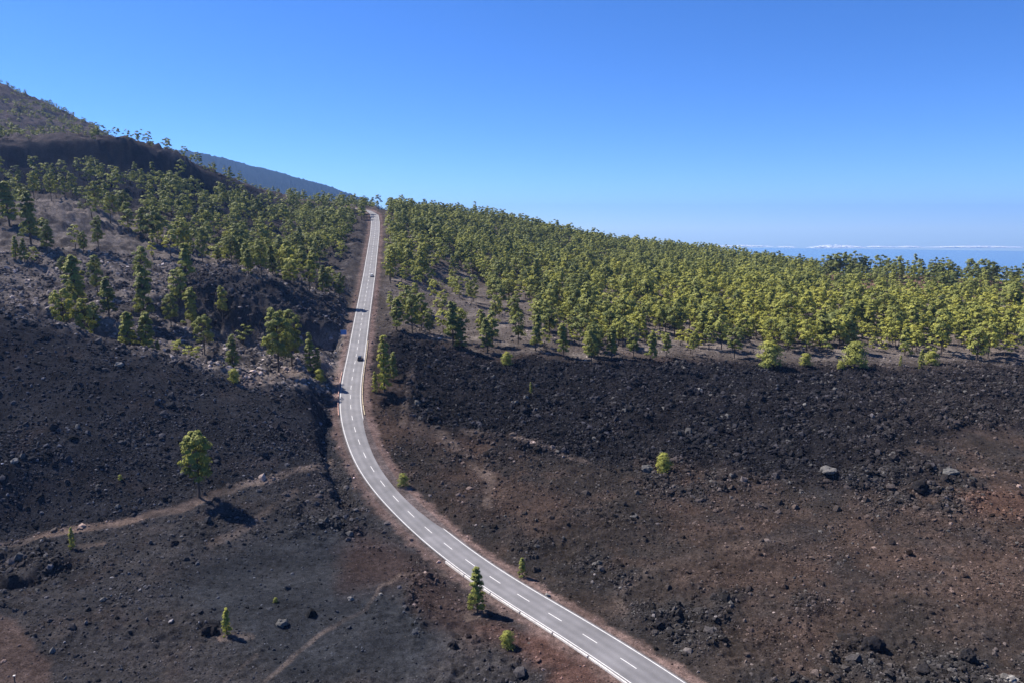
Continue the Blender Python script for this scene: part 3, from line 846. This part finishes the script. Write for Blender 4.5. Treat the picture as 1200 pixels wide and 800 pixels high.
# beside the bend
pine_px(451, 459, 392, 'column', .26, 'tallest slender yellow-green pine beside the inner bend of the road', dmin=210, grow=.95)
pine_px(440, 460, 436, 'column', .28, 'short yellow-green sapling at the foot of the slender pines by the bend', dmin=210, cat='sapling', name='pine_sapling')
pine_px(461, 446, 414, 'young', .14, 'darker short pine just behind the slender pines by the bend', dmin=220)
pine_px(364, 437, 392, 'column', .20, 'slender conical pine on the pale bank left of the road', dmin=225)
pine_px(373, 437, 408, 'column', .22, 'smaller conical pine between the slender one and the road', dmin=225)
pine_px(326, 437, 366, 'round', .06, 'tall full pine standing alone at the edge of the pale valley floor', dmin=225)
pine_px(342, 428, 366, 'round', .02, 'dark pine crowded behind the tall full one on the valley floor', dmin=235)
VT = [(11, 267, 216, 'tall', .02, 'tall dark pine on the upper valley slope at the outer end'), (37, 287, 222, 'tall', .06, 'tall pine with a bare stem on the upper valley slope'),
      (19, 305, 278, 'young', .12, 'small bushy pine on the pale upper slope'), (29, 308, 281, 'young', .05, 'dark small pine leaning on the bushy one, pale upper slope'),
      (56, 300, 262, 'round', -.06, 'dark round pine on the upper valley slope'), (116, 293, 256, 'round', .06, 'dense round pine casting a black shadow on pale ash'),
      (98, 298, 273, 'round', .04, 'small round pine next to the dense round one on pale ash'), (75, 326, 303, 'sparse', -.02, 'thin brownish pine on the bare pale slope'),
      (92, 366, 302, 'tall', .12, 'tall two-toned pine with a long bare stem on pale sand'), (115, 348, 301, 'round', .10, 'leafy pine behind the tall one with the long bare stem'),
      (128, 374, 328, 'tall', .0, 'dark straight pine on the pale sand of the valley'), (169, 378, 315, 'tall', .12, 'largest broad-based pine in the middle of the valley'),
      (201, 384, 346, 'round', .08, 'round pine with a dark base beside the largest valley pine'), (226, 386, 340, 'tall', .14, 'pine with a bare dark stem and yellow top on the valley slope'),
      (261, 374, 338, 'round', .12, 'bright pine at the brink of the shaded lava step'), (240, 416, 372, 'broad', .08, 'wide bushy pine under the shaded lava step'),
      (274, 438, 400, 'young', .10, 'conical pine at the lower end of the valley near the golden shrub'), (78, 413, 356, 'broad', .18, 'umbrella-shaped pine with a bare stem behind the mound crest'),
      (102, 413, 360, 'round', .16, 'full yellow-green pine rooted right behind the mound crest'), (111, 394, 357, 'round', .10, 'pine half hidden behind the full yellow-green one'),
      (151, 424, 378, 'tall', .12, 'slim pine rising behind the mound crest, first of a close pair'), (174, 428, 379, 'tall', .14, 'slim pine rising behind the mound crest, second of a close pair'),
      (187, 430, 411, 'young', .22, 'low young pine at the foot of the close pair behind the crest'), (213, 302, 262, 'broad', .16, 'broad yellow-topped pine at the head of the central clump'),
      (218, 332, 287, 'tall', .16, 'tall yellow-green pine in front of the central clump'), (238, 309, 269, 'round', .08, 'round pine joined to the broad yellow-topped one'),
      (256, 310, 291, 'round', .06, 'small round pine under the central clump'), (271, 309, 277, 'sparse', .08, 'loose airy pine uphill of the shaded lava step'),
      (291, 313, 292, 'young', .10, 'little pine on the dark slope above the lava step'), (306, 325, 285, 'round', .06, 'dense egg-shaped pine above the lava step'),
      (291, 322, 293, 'young', .08, 'short pine beside the dense egg-shaped one'), (349, 306, 275, 'round', -.08, 'very dark round pine above the yellow pair near the road'),
      (341, 340, 306, 'broad', .18, 'yellow-green pine at the start of the bright row near the road'), (363, 343, 307, 'broad', .22, 'yellowest pine in the bright row near the road'),
      (385, 344, 315, 'round', .16, 'bright pine towards the road end of the bright row'), (398, 352, 322, 'round', .04, 'dull green pine closest to the road at the bright row'),
      (150, 268, 240, 'round', .08, 'round pine on the dark apron below the ridge'), (168, 280, 246, 'tall', .02, 'slender dark pine on the apron below the ridge'),
      (183, 262, 234, 'broad', .12, 'spreading pine on the apron below the ridge'), (130, 262, 228, 'broad', .18, 'spreading yellowish pine under the dark ridge'),
      (60, 235, 206, 'broad', .18, 'yellow-green pine at the foot of the dark ridge'), (85, 232, 205, 'round', .14, 'bushy pine at the foot of the dark ridge, beside the yellow-green one'),
      (40, 232, 203, 'round', .16, 'pine with a double rounded top at the foot of the dark ridge'), (112, 245, 215, 'broad', .12, 'wide pine between the ridge foot and the pale slope')]
for a in VT:
    pine_px(*a, dmin=228 if a[1] > 335 else 260, group=VALLEY_G)
ET = [(465, 388, 350, 'tall', .10, 'first pine in the tight group right of the road'), (483, 390, 347, 'round', .10, 'middle pine of the tight group right of the road'),
      (494, 387, 345, 'round', .02, 'dark pine closing the tight group right of the road'), (504, 394, 364, 'round', .02, 'dull pine just downhill of the tight group'),
      (531, 406, 355, 'tall', .02, 'tall pine with a long trunk above the shaded gully'), (541, 409, 374, 'young', .14, 'young bright pine beside the long-trunked one above the gully'),
      (563, 396, 364, 'round', .10, 'round pine on bare grey ash left of the clearing'), (571, 413, 374, 'tall', .08, 'thin pine at the lower rim of the bare clearing'),
      (604, 383, 347, 'round', .10, 'dense dark-shadowed pine in the bare grey clearing'), (628, 411, 370, 'tall', .10, 'bare-stemmed pine at the mouth of the grey clearing'),
      (596, 352, 328, 'sparse', .04, 'thin pine at the upper rim of the grey clearing'), (552, 356, 330, 'broad', .08, 'flat-topped pine uphill of the long-trunked one'),
      (660, 418, 380, 'tall', .20, 'yellow pine on the forest edge facing the red-brown shoulder of lava'), (693, 427, 382, 'round', .16, 'bare-trunked pine standing forward of the forest edge'),
      (717, 420, 384, 'tall', .10, 'green pine stepping out of the forest edge onto pale ash'), (742, 420, 383, 'round', .06, 'deep green pine on the forest edge with a black shadow'),
      (764, 423, 390, 'tall', .14, 'pine with two stems on the forest edge'), (781, 418, 391, 'round', .20, 'rounded yellow-green pine on the forest edge'),
      (812, 418, 390, 'broad', .20, 'flat yellow-green pine on the forest edge'), (860, 420, 386, 'sparse', .04, 'pale grey-green pine on the forest edge')]
for a in ET:
    pine_px(*a, dmin=270, group=EDGE_G)
pine_px(902, 431, 402, 'bush', .16, 'large round dark-based shrub at the foot of the forest edge', dmin=250, **SH)
pine_px(944, 428, 415, 'bush', .26, 'small yellow shrub on the upper rim of the black lava', dmin=250, **SH)
pine_px(1001, 431, 404, 'bush', .22, 'wide round shrub with a bright side at the lava rim', dmin=250, **SH)
pine_px(985, 433, 424, 'bush', .34, 'tiny yellow shrub touching the wide round one', dmin=250, **SH)
pine_px(1055, 429, 416, 'column', .26, 'thin upright sapling at the lava rim', dmin=250, cat='sapling', name='pine_sapling')
pine_px(1079, 432, 410, 'column', .20, 'stout upright sapling at the lava rim', dmin=250, cat='sapling', name='pine_sapling')
pine_px(1091, 428, 412, 'bush', .28, 'rounded yellow shrub next to the stout upright sapling', dmin=250, **SH)
pine_px(594, 428, 413, 'bush', .30, 'small bright shrub below the grey clearing', dmin=250, **SH)
RIDGE_G = 'pines silhouetted on the reddish ridge against the sea'
for px, ty in ((968, 300), (978, 299), (987, 298), (1001, 297), (1013, 302), (1031, 300), (1052, 302), (1077, 304), (1094, 304), (1106, 304), (1117, 311), (1136, 304), (1153, 306), (1161, 308), (1186, 314)):
    by = float(np.interp(px, (960, 1000, 1050, 1120, 1200), (331, 327, 326, 330, 341)))
    pine_px(px, by, ty, random.choice(('sparse', 'sparse', 'broad', 'round')), -.06, 'dark open-crowned pine on the reddish ridge crest with the sea behind it', dmin=420, lod='mid', group=RIDGE_G)

# forest: candidate spots on a jittered lattice
def lattice(x0, x1, y0, y1, s):
    gx, gy = np.meshgrid(np.arange(x0, x1, s), np.arange(y0, y1, s))
    gx = gx + rng.uniform(-.48, .48, gx.shape) * s; gy = gy + rng.uniform(-.48, .48, gy.shape) * s
    return gx.ravel(), gy.ravel()


x, y = lattice(-900, 760, 225, 1120, 6.5)
ang = np.degrees(np.arctan2(x, y)); k = (ang > -46) & (ang < 44); x, y = x[k], y[k]
h, Z = height(x, y); px, py = Z['px'], Z['py']; r = np.hypot(x, y)
nz = fbm(x, y, 45, 3, 401); gap = sstep(-.35, .1, nz)
d = Z['forest'] * (.35 + .65 * gap + .28 * (1 - gap) * sstep(640, 760, px))
clear = poly_mask(px, py, [(452, 325), (540, 325), (640, 365), (668, 425), (480, 425), (450, 390)], 22); d = d * (1 - .86 * clear)
rdg = poly_mask(px, py, [(955, 316), (1240, 324), (1240, 366), (1080, 357), (965, 346)], 8); d = d * (1 - .66 * rdg)
d = d * (1 - .55 * sstep(398, 415, py) * (px > 600))
d = np.maximum(d, Z['belt'] * (.10 + .80 * gap * sstep(60, 330, px) + .25 * (px < 150) * (py < 240)))
d = np.maximum(d, Z['belt'] * sstep(330, 400, px) * (1 - sstep(300, 330, py)) * .95)
d = np.maximum(d, Z['valley'] * .05)
d = np.maximum(d, Z['flank'] * (.22 + .32 * gap)); d = np.maximum(d, Z['ridge'] * (.05 + .22 * gap * sstep(215, 250, py + (px < 150) * 20)))
d = d * (1 - .9 * Z['cliff']) * (1 - Z['lava']) * (1 - Z['mound'])
d[(r > 1000) & (px > 420)] = 0
d = np.where(px < 455, d * .74, d); lat, _ = road_lat(x, y); d[(np.abs(lat) < HALF + 4.5) & (y < 760)] = 0; d[(lat < 0) & (lat > -17) & (y < 640)] = 0
P = np.array(PLACED)
md = np.full(len(x), 1e9)
for q in P: md = np.minimum(md, (x - q[0]) ** 2 + (y - q[1]) ** 2)
d[md < 16] = 0
k = (rng.random(len(x)) < d); rdg_ = rdg[k]; x, y, h, px, py, r, nz = (a[k] for a in (x, y, h, px, py, r, nz)); Z = {q: v[k] for q, v in Z.items()}
ht = np.where(rng.random(len(x)) < .22, rng.normal(7.5, 1.6, len(x)), rng.normal(12.8, 3.0, len(x))) * (1 - .28 * Z['flank']) * (1 - .30 * sstep(650, 1000, r)) * (1 - .25 * Z['flank'])
ht = np.where(px > 640, ht * .93, ht); ht = np.clip(ht, 4.5, 21)
app = ht * FPX / r
tone = .06 - .10 * rdg_ + .12 * sstep(640, 760, px) * sstep(325, 375, py) + .095 * rng.normal(size=len(x)) + .10 * fbm(x, y, 60, 3, 402) - .16 * sstep(380, 700, r) - .05 * (px < 640) - .09 * (px < 455) * (py < 290)
order = np.argsort(-app); 
inframe = (px > -10) & (px < 1210)
near = [i for i in order if inframe[i]][:max(0, 298 - len(PLACED))]
isnear = np.zeros(len(x), bool); isnear[near] = True
def where(px, py, i):
    if Z['flank'][i] > .4: return 'small pine on the upper volcano flank above the dark ridge', 'pines on the volcano flank'
    if px < 455:
        if py < 262: return 'green pine in the wooded belt below the dark ridge', 'pines in the belt below the dark ridge'
        return 'green pine among others on the slope left of the straight road', 'pines on the slope beside the straight road'
    if px < 660: return 'dull green pine in the open wood right of the road around the grey clearing', 'pines around the grey clearing'
    if px < 800: return 'yellow-green pine in the front rows of the forest above the bare-trunked edge pines', 'front pines of the forest, clearing side'
    if px < 960: return 'yellow-green pine in the front rows of the forest behind the large round shrub', 'front pines of the forest, middle'
    return 'yellow-green pine in the front rows of the forest below the reddish ridge', 'front pines of the forest, ridge side'
FSTYLES = ['round', 'round', 'round', 'broad', 'round', 'tall', 'young', 'broad', 'sparse']
for i in near:
    lb, gp = where(px[i], py[i], i)
    tq = float(np.round(np.clip(tone[i], -.12, .36) / .08) * .08)
    pine(float(x[i]), float(y[i]), float(h[i]) - .15, float(ht[i]), random.choice(FSTYLES), 'mid', tq, lb, group=gp)

# the rest of the wood reads as one mass
CV, CF, CTn, TV, TF = [], [], [], [], []; nc = nt_ = 0
rest = np.where(~isnear)[0]
print('pines: named', len(PLACED) + len(near), 'mass', len(rest))
for i in rest:
    st = FSTYLES[rng.integers(0, len(FSTYLES))]; lod = 'far' if app[i] > 14 else 'tiny'
    (tv, tf), (cv, cf, ti) = pine_mesh(st, int(rng.integers(0, STYLES[st])), lod)
    a = rng.uniform(0, 6.28); c, s = math.cos(a), math.sin(a); wd = (.62 * ht[i] + 4.4) * rng.uniform(.95, 1.25)
    Rm = np.array([(c * wd, s * wd, 0), (-s * wd, c * wd, 0), (0, 0, ht[i])]); off = np.array([x[i], y[i], h[i] - .15])
    CV.append(cv @ Rm + off); CF.append(cf + nc); nc += len(cv); CTn.append(ti * .3 - .16 if rng.random() < .022 else ti + max(tone[i], -.2) + .09 + .03 * rng.normal())
    TV.append(tv[:28] @ Rm + off); TF.append(tf[:28][(tf[:28] < 28).all(1)] + nt_); nt_ += 28
wood = mesh_np('pine_forest', np.concatenate(CV), np.concatenate(CF), M['leaf'])
attr(wood, 'tint', 'FLOAT', 'FACE', np.concatenate(CTn)); wood['kind'] = 'stuff'
tr = mesh_np('forest_trunks', np.concatenate(TV), np.concatenate(TF), M['bark']); tr['kind'] = 'stuff'; tr.parent = wood

# ------------------------------------------------------------------ cars
def car(y, lat, rgb, label, away=True):
    X, Y, Zr, hd = road_point(y, lat, .036)
    sl = math.atan2(np.interp(y + 3, _ys, RZ) - np.interp(y - 3, _ys, RZ), math.hypot(6, np.interp(y + 3, _ys, RX) - np.interp(y - 3, _ys, RX)))
    t = thing('car', label, 'car', (X, Y, Zr))
    t.rotation_mode = 'ZYX'
    t.rotation_euler = (sl if away else -sl, 0, -hd + (0 if away else PI))
    pm = simple('car_paint', rgb, .3, 0, .03, 1)
    gm = simple('car_glass', (.012, .014, .017), .08, 0, .02, 1); tm = simple('tyre_rubber', (.012, .012, .012), .9, 0, .1, 4); rm = simple('wheel_rim', (.35, .35, .36), .35, .8, .05, 4)
    lm = simple('rear_lamp', (.30, .01, .01), .3, 0, .05, 4); hm = simple('head_lamp', (.6, .6, .58), .2, 0, .05, 4)
    prof = [(-2.1, .32), (-2.15, .62), (-2.05, .92), (-.9, .95), (.95, .92), (1.95, .78), (2.12, .55), (2.08, .30)]
    def extr(p, w0, w1, nm, m, par):
        n = len(p); zs = [q[1] for q in p]; V = []
        for s in (-1, 1):
            for (yy, zz) in p: V.append((s * (w0 + (w1 - w0) * (zz - min(zs)) / (max(zs) - min(zs) + 1e-9)), yy, zz))
        Fs = [tuple(range(n - 1, -1, -1)), tuple(range(n, 2 * n))] + [(i, (i + 1) % n, n + (i + 1) % n, n + i) for i in range(n)]
        o = mesh_np(nm, V, Fs, m, par)
        b = o.modifiers.new('b', 'BEVEL'); b.width = .06; b.segments = 2
        return o
    extr(prof, .88, .84, 'body', pm, t)
    extr([(-1.85, .93), (-1.35, 1.38), (.25, 1.40), (1.05, .91)], .80, .62, 'window', gm, t)
    extr([(-1.38, 1.385), (-1.2, 1.45), (.1, 1.46), (.28, 1.395)], .63, .56, 'roof', pm, t)
    for sx in (-1, 1):
        for yy in (-1.3, 1.3):
            bm = __import__('bmesh').new(); __import__('bmesh').ops.create_cone(bm, cap_ends=True, segments=18, radius1=.32, radius2=.32, depth=.22)
            me = bpy.data.meshes.new('wheel'); bm.to_mesh(me); bm.free(); me.materials.append(tm)
            wh = link('wheel', me, t); wh.location = (sx * .80, yy, .32); wh.rotation_euler = (0, PI / 2, 0)
            bm = __import__('bmesh').new(); __import__('bmesh').ops.create_cone(bm, cap_ends=True, segments=12, radius1=.19, radius2=.19, depth=.25)
            me = bpy.data.meshes.new('rim'); bm.to_mesh(me); bm.free(); me.materials.append(rm); link('rim', me, wh)
        extr([(-2.17, .66), (-2.14, .84), (-2.08, .84), (-2.08, .66)], .12, .12, 'tail_light', lm, t).location.x = sx * .68
        extr([(2.06, .58), (2.0, .72), (1.9, .72), (1.98, .58)], .14, .14, 'headlight', hm, t).location.x = sx * .62
    return t


def road_y(py, lat):
    ys = np.arange(90, 700, .5); P = [road_point(v, lat) for v in ys]
    P = np.array(P); _, q, _ = project(P[:, 0], P[:, 1], P[:, 2]); return float(np.interp(-py, -q, ys))


car(road_y(421, 1.7), 1.7, (.012, .012, .014), 'black car driving up the road past the slender yellow pines', True)
car(road_y(324, 1.6), 1.6, (.55, .55, .54), 'silver car on the upper straight of the road', True)

# ------------------------------------------------------------------ blue board beside the road, marker post
X, Y, Zr, hd = road_point(road_y(393, -6.6), -6.6)
Zr = hz(X, Y)
t = thing('information_board', 'blue information board on two posts at the lay-by left of the road', 'sign', (X, Y, Zr), -.1)
def box(nm, c, s, m, par, bev=.02):
    cx, cy, cz = c; sx, sy, sz = (v / 2 for v in s)
    V = [(cx + i * sx, cy + j * sy, cz + k * sz) for i in (-1, 1) for j in (-1, 1) for k in (-1, 1)]
    o = mesh_np(nm, V, [(0, 1, 3, 2), (4, 6, 7, 5), (0, 4, 5, 1), (2, 3, 7, 6), (0, 2, 6, 4), (1, 5, 7, 3)], m, par)
    b = o.modifiers.new('b', 'BEVEL'); b.width = bev; b.segments = 2
    return o
steel = simple('galvanised_steel', (.4, .4, .4), .5, .7, .1, 3)
box('sign_panel', (0, 0, 1.9), (2.6, .08, 2.0), simple('blue_enamel', (.07, .20, .46), .5, 0, .05, 2), t)
for sx in (-.9, .9): box('post', (sx, .09, .8), (.09, .09, 3.8), steel, t)
X, Y, Zr = hit(17.5, 799.5)
t = thing('marker_post', 'short wooden post with a white top on the pinkish sand patch', 'post', (X, Y, Zr))
box('post', (0, 0, .4), (.13, .13, 1.2), simple('weathered_wood', (.10, .075, .055), .9, 0, .3, 8), t)
box('cap', (0, 0, 1.06), (.30, .30, .12), M['wall'], t)

# ------------------------------------------------------------------ far hill, sea, clouds
def hill():
    n, m_ = 900, 60
    D0 = 6200.0
    ang = np.radians(np.linspace(-60, -6, n)); rad = np.linspace(D0 - 2400, D0 + 1500, m_)
    cy = np.interp(np.degrees(ang), np.degrees(np.arctan2([-1800, -600, 0, 120, 190, 250, 330, 380, 430, 470, 560], FPX * .97)) * 0 + np.degrees([math.atan((p - 600) / FPX) for p in (-500, -100, 0, 120, 190, 250, 330, 380, 430, 470, 560)]),
                   [112, 142, 150, 162, 172, 182, 202, 216, 234, 254, 300])
    out = []
    A_, R_ = np.meshgrid(ang, rad, indexing='ij')
    el = PITCH * 0 + np.arctan((400 - cy) / FPX / np.sqrt(1 + ((np.tan(ang))) ** 2 * 0 + 0)) - PITCH
    crest = ZC + D0 * np.cos(ang) * np.tan(el)
    prof = np.where(R_ < D0, 1 - ((D0 - R_) / 2400) ** 1.4, 1 - ((R_ - D0) / 1500) ** 2)
    X = R_ * np.sin(A_); Y = R_ * np.cos(A_)
    Zh = -250 + (crest[:, None] + 250) * prof + 26 * fbm(X, Y, 420, 4, 501) * (R_ < D0 + 100) + 15 * np.abs(perlin(X / 19, Y / 19, 502)) + 14 * fbm(X, Y, 130, 3, 503)
    I = np.arange(n * m_).reshape(n, m_)
    F = np.stack([I[:-1, :-1], I[:-1, 1:], I[1:, 1:], I[1:, :-1]], -1).reshape(-1, 4)
    return np.stack([X, Y, Zh], -1).reshape(-1, 3), F[:, ::-1]


def hill_material():
    m, nt, out = mat('wooded_hill')
    geo = N(nt, 'ShaderNodeNewGeometry'); nz = N(nt, 'ShaderNodeTexNoise', Scale=.02, Detail=8); nt.links.new(geo.outputs['Position'], nz.inputs['Vector'])
    cr = N(nt, 'ShaderNodeValToRGB'); cr.color_ramp.elements[0].position = .35; cr.color_ramp.elements[0].color = (.005, .008, .006, 1)
    cr.color_ramp.elements[1].position = .7; cr.color_ramp.elements[1].color = (.012, .016, .012, 1)
    d = N(nt, 'ShaderNodeBsdfDiffuse'); nt.links.new(nz.outputs['Fac'], cr.inputs[0]); nt.links.new(cr.outputs[0], d.inputs['Color']); nt.links.new(d.outputs[0], out.inputs[0])
    return m


V, F = hill()
ho = mesh_np('hills', V, F, hill_material(), smooth=True); ho['kind'] = 'structure'
SEA_Z, SEA_R = -400.0, 18700.0
m, nt, out = mat('sea_water')
b = N(nt, 'ShaderNodeBsdfPrincipled', Roughness=.10); b.inputs['Base Color'].default_value = (.015, .05, .10, 1); b.inputs['IOR'].default_value = 1.33
geo = N(nt, 'ShaderNodeNewGeometry'); nz_ = N(nt, 'ShaderNodeTexNoise', Scale=.01, Detail=5); nt.links.new(geo.outputs['Position'], nz_.inputs['Vector'])
bp = N(nt, 'ShaderNodeBump', Strength=.05, Distance=2); nt.links.new(nz_.outputs['Fac'], bp.inputs['Height']); nt.links.new(bp.outputs[0], b.inputs['Normal'])
nt.links.new(b.outputs[0], out.inputs[0])
k = 256
V = [(0, 0, SEA_Z)] + [(SEA_R * math.cos(2 * PI * i / k), SEA_R * math.sin(2 * PI * i / k), SEA_Z) for i in range(k)]
s_ = mesh_np('sea', V, [(0, 1 + i, 1 + (i + 1) % k) for i in range(k)], m); s_['kind'] = 'structure'

cm, nt, out = mat('cloud_vapour')
geo = N(nt, 'ShaderNodeNewGeometry'); nz_ = N(nt, 'ShaderNodeTexNoise', Scale=.012, Detail=6); nt.links.new(geo.outputs['Position'], nz_.inputs['Vector'])
mr_ = N(nt, 'ShaderNodeMapRange'); nt.links.new(nz_.outputs['Fac'], mr_.inputs['Value'])
for q, v_ in zip(('From Min', 'From Max', 'To Min', 'To Max'), (.35, .62, .35, .92)): mr_.inputs[q].default_value = v_
d_ = N(nt, 'ShaderNodeBsdfDiffuse', Color=(.85, .86, .88, 1)); t_ = N(nt, 'ShaderNodeBsdfTransparent'); mx_ = N(nt, 'ShaderNodeMixShader')
nt.links.new(mr_.outputs[0], mx_.inputs[0]); nt.links.new(d_.outputs[0], mx_.inputs[1]); nt.links.new(t_.outputs[0], mx_.inputs[2]); nt.links.new(mx_.outputs[0], out.inputs[0])
def cloud(px0, px1, y0, y1, D, seed):
    R = np.random.default_rng(seed)
    parts = []
    n = max(8, int((px1 - px0) / 2.2))
    for i in range(n):
        s = (i + R.random()) / n; p = px0 + (px1 - px0) * s
        taper = math.sin(PI * min(max(s, .03), .97)) ** .6
        hh = (y1 - y0) * taper * R.uniform(.25, 1.0)
        DD = D + R.uniform(-500, 500)
        cx, cyy, cz = at_d(p, y1 - hh * .5, DD)
        sx = DD / FPX
        parts.append((IV2 * np.array([R.uniform(2.2, 4.5) * sx, R.uniform(200, 500), hh * .55 * sx]) * (1 + .18 * R.normal(size=(len(IV2), 1))) + np.array([cx, cyy, cz]), IF2))
    V, F = join(parts)
    return mesh_np('cloud', V, F, cm, smooth=True)


bm = __import__('bmesh').new(); __import__('bmesh').ops.create_icosphere(bm, subdivisions=2, radius=1)
IV2 = np.array([v.co[:] for v in bm.verts]); IF2 = np.array([[v.index for v in f.verts] for f in bm.faces]); bm.free()
for px0, px1, y0, y1, lab in ((835, 905, 287.2, 289.2, 'thin faint cloud strip where the sea first shows beyond the forest'), (950, 1012, 286.6, 290.6, 'brightest thickest white cloud bank low over the sea'),
                              (1018, 1044, 287.4, 290.2, 'short bright cloud just beside the thickest bank'), (1046, 1085, 288.6, 290.2, 'small flat cloud past the short bright one'),
                              (1090, 1200, 288.2, 290.4, 'long thin pale cloud streak ending the bank'), (1205, 1330, 289, 293, 'long cloud streak continuing the bank outwards'),
                              (912, 930, 288.4, 290.0, 'tiny detached cloud puff between the faint strip and the thickest bank')):
    if px0 > 1200: continue
    tag(cloud(px0, px1, y0, y1, 23500, int(px0)), lab, 'cloud', 'clouds over the sea')

# ------------------------------------------------------------------ air
HAZE = 5.5e-5
bx = [(-18800, -18800), (18800, -18800), (18800, 18800), (-18800, 18800)]
zb, zt = -432.0, 640.0
V = [(a, b_, zb) for a, b_ in bx] + [(a, b_, zt) for a, b_ in bx]
m, nt, out = mat('air')
pv = N(nt, 'ShaderNodeVolumePrincipled', Density=HAZE, Anisotropy=.2); pv.inputs['Color'].default_value = (.23, .42, .84, 1)
nt.links.new(pv.outputs[0], out.inputs['Volume'])
hzb = mesh_np('haze', V, [(0, 3, 2, 1), (4, 5, 6, 7), (0, 1, 5, 4), (1, 2, 6, 5), (2, 3, 7, 6), (3, 0, 4, 7)], m); hzb['kind'] = 'stuff'


# ------------------------------------------------------------------ camera, sun, sky
cam = bpy.data.cameras.new('camera'); co = bpy.data.objects.new('camera', cam); col.objects.link(co)
cam.sensor_width = 36; cam.lens = 36 * FPX / 1200; cam.clip_end = 100000; cam.clip_start = .5
co.location = (0, 0, ZC); co.rotation_euler = (PI / 2 - PITCH, 0, 0)
sc.camera = co
SUN_EL, SUN_AZ = math.radians(50), math.radians(-63)      # azimuth clockwise from +y: to the left and beyond
sd = (math.sin(SUN_AZ) * math.cos(SUN_EL), math.cos(SUN_AZ) * math.cos(SUN_EL), math.sin(SUN_EL))
sl = bpy.data.lights.new('sun', 'SUN'); so = bpy.data.objects.new('sun', sl); col.objects.link(so)
sl.energy = 5.0; sl.angle = math.radians(.53); sl.color = (1, .955, .89)
from mathutils import Vector
so.rotation_euler = Vector(sd).to_track_quat('Z', 'Y').to_euler()
w = bpy.data.worlds.new('World'); sc.world = w; w.use_nodes = True
nt = w.node_tree; nt.nodes.clear()
sk = N(nt, 'ShaderNodeTexSky', sky_type='NISHITA', sun_disc=False, sun_elevation=SUN_EL, sun_rotation=SUN_AZ, altitude=1000, air_density=.7, dust_density=.12, ozone_density=10)
bg = N(nt, 'ShaderNodeBackground', Strength=.086); ow = N(nt, 'ShaderNodeOutputWorld')
hs = N(nt, 'ShaderNodeHueSaturation', Hue=.507, Saturation=1.12); nt.links.new(sk.outputs[0], hs.inputs['Color']); nt.links.new(hs.outputs[0], bg.inputs[0]); nt.links.new(bg.outputs[0], ow.inputs[0])
sc.view_settings.view_transform = 'Standard'; sc.view_settings.look = 'None'; sc.view_settings.exposure = 1.2; sc.view_settings.gamma = 1
sc.view_settings.use_curve_mapping = False
sc.cycles.max_bounces = 5; sc.cycles.diffuse_bounces = 2; sc.cycles.glossy_bounces = 1; sc.cycles.transmission_bounces = 2; sc.cycles.volume_bounces = 0
sc.cycles.use_denoising = True
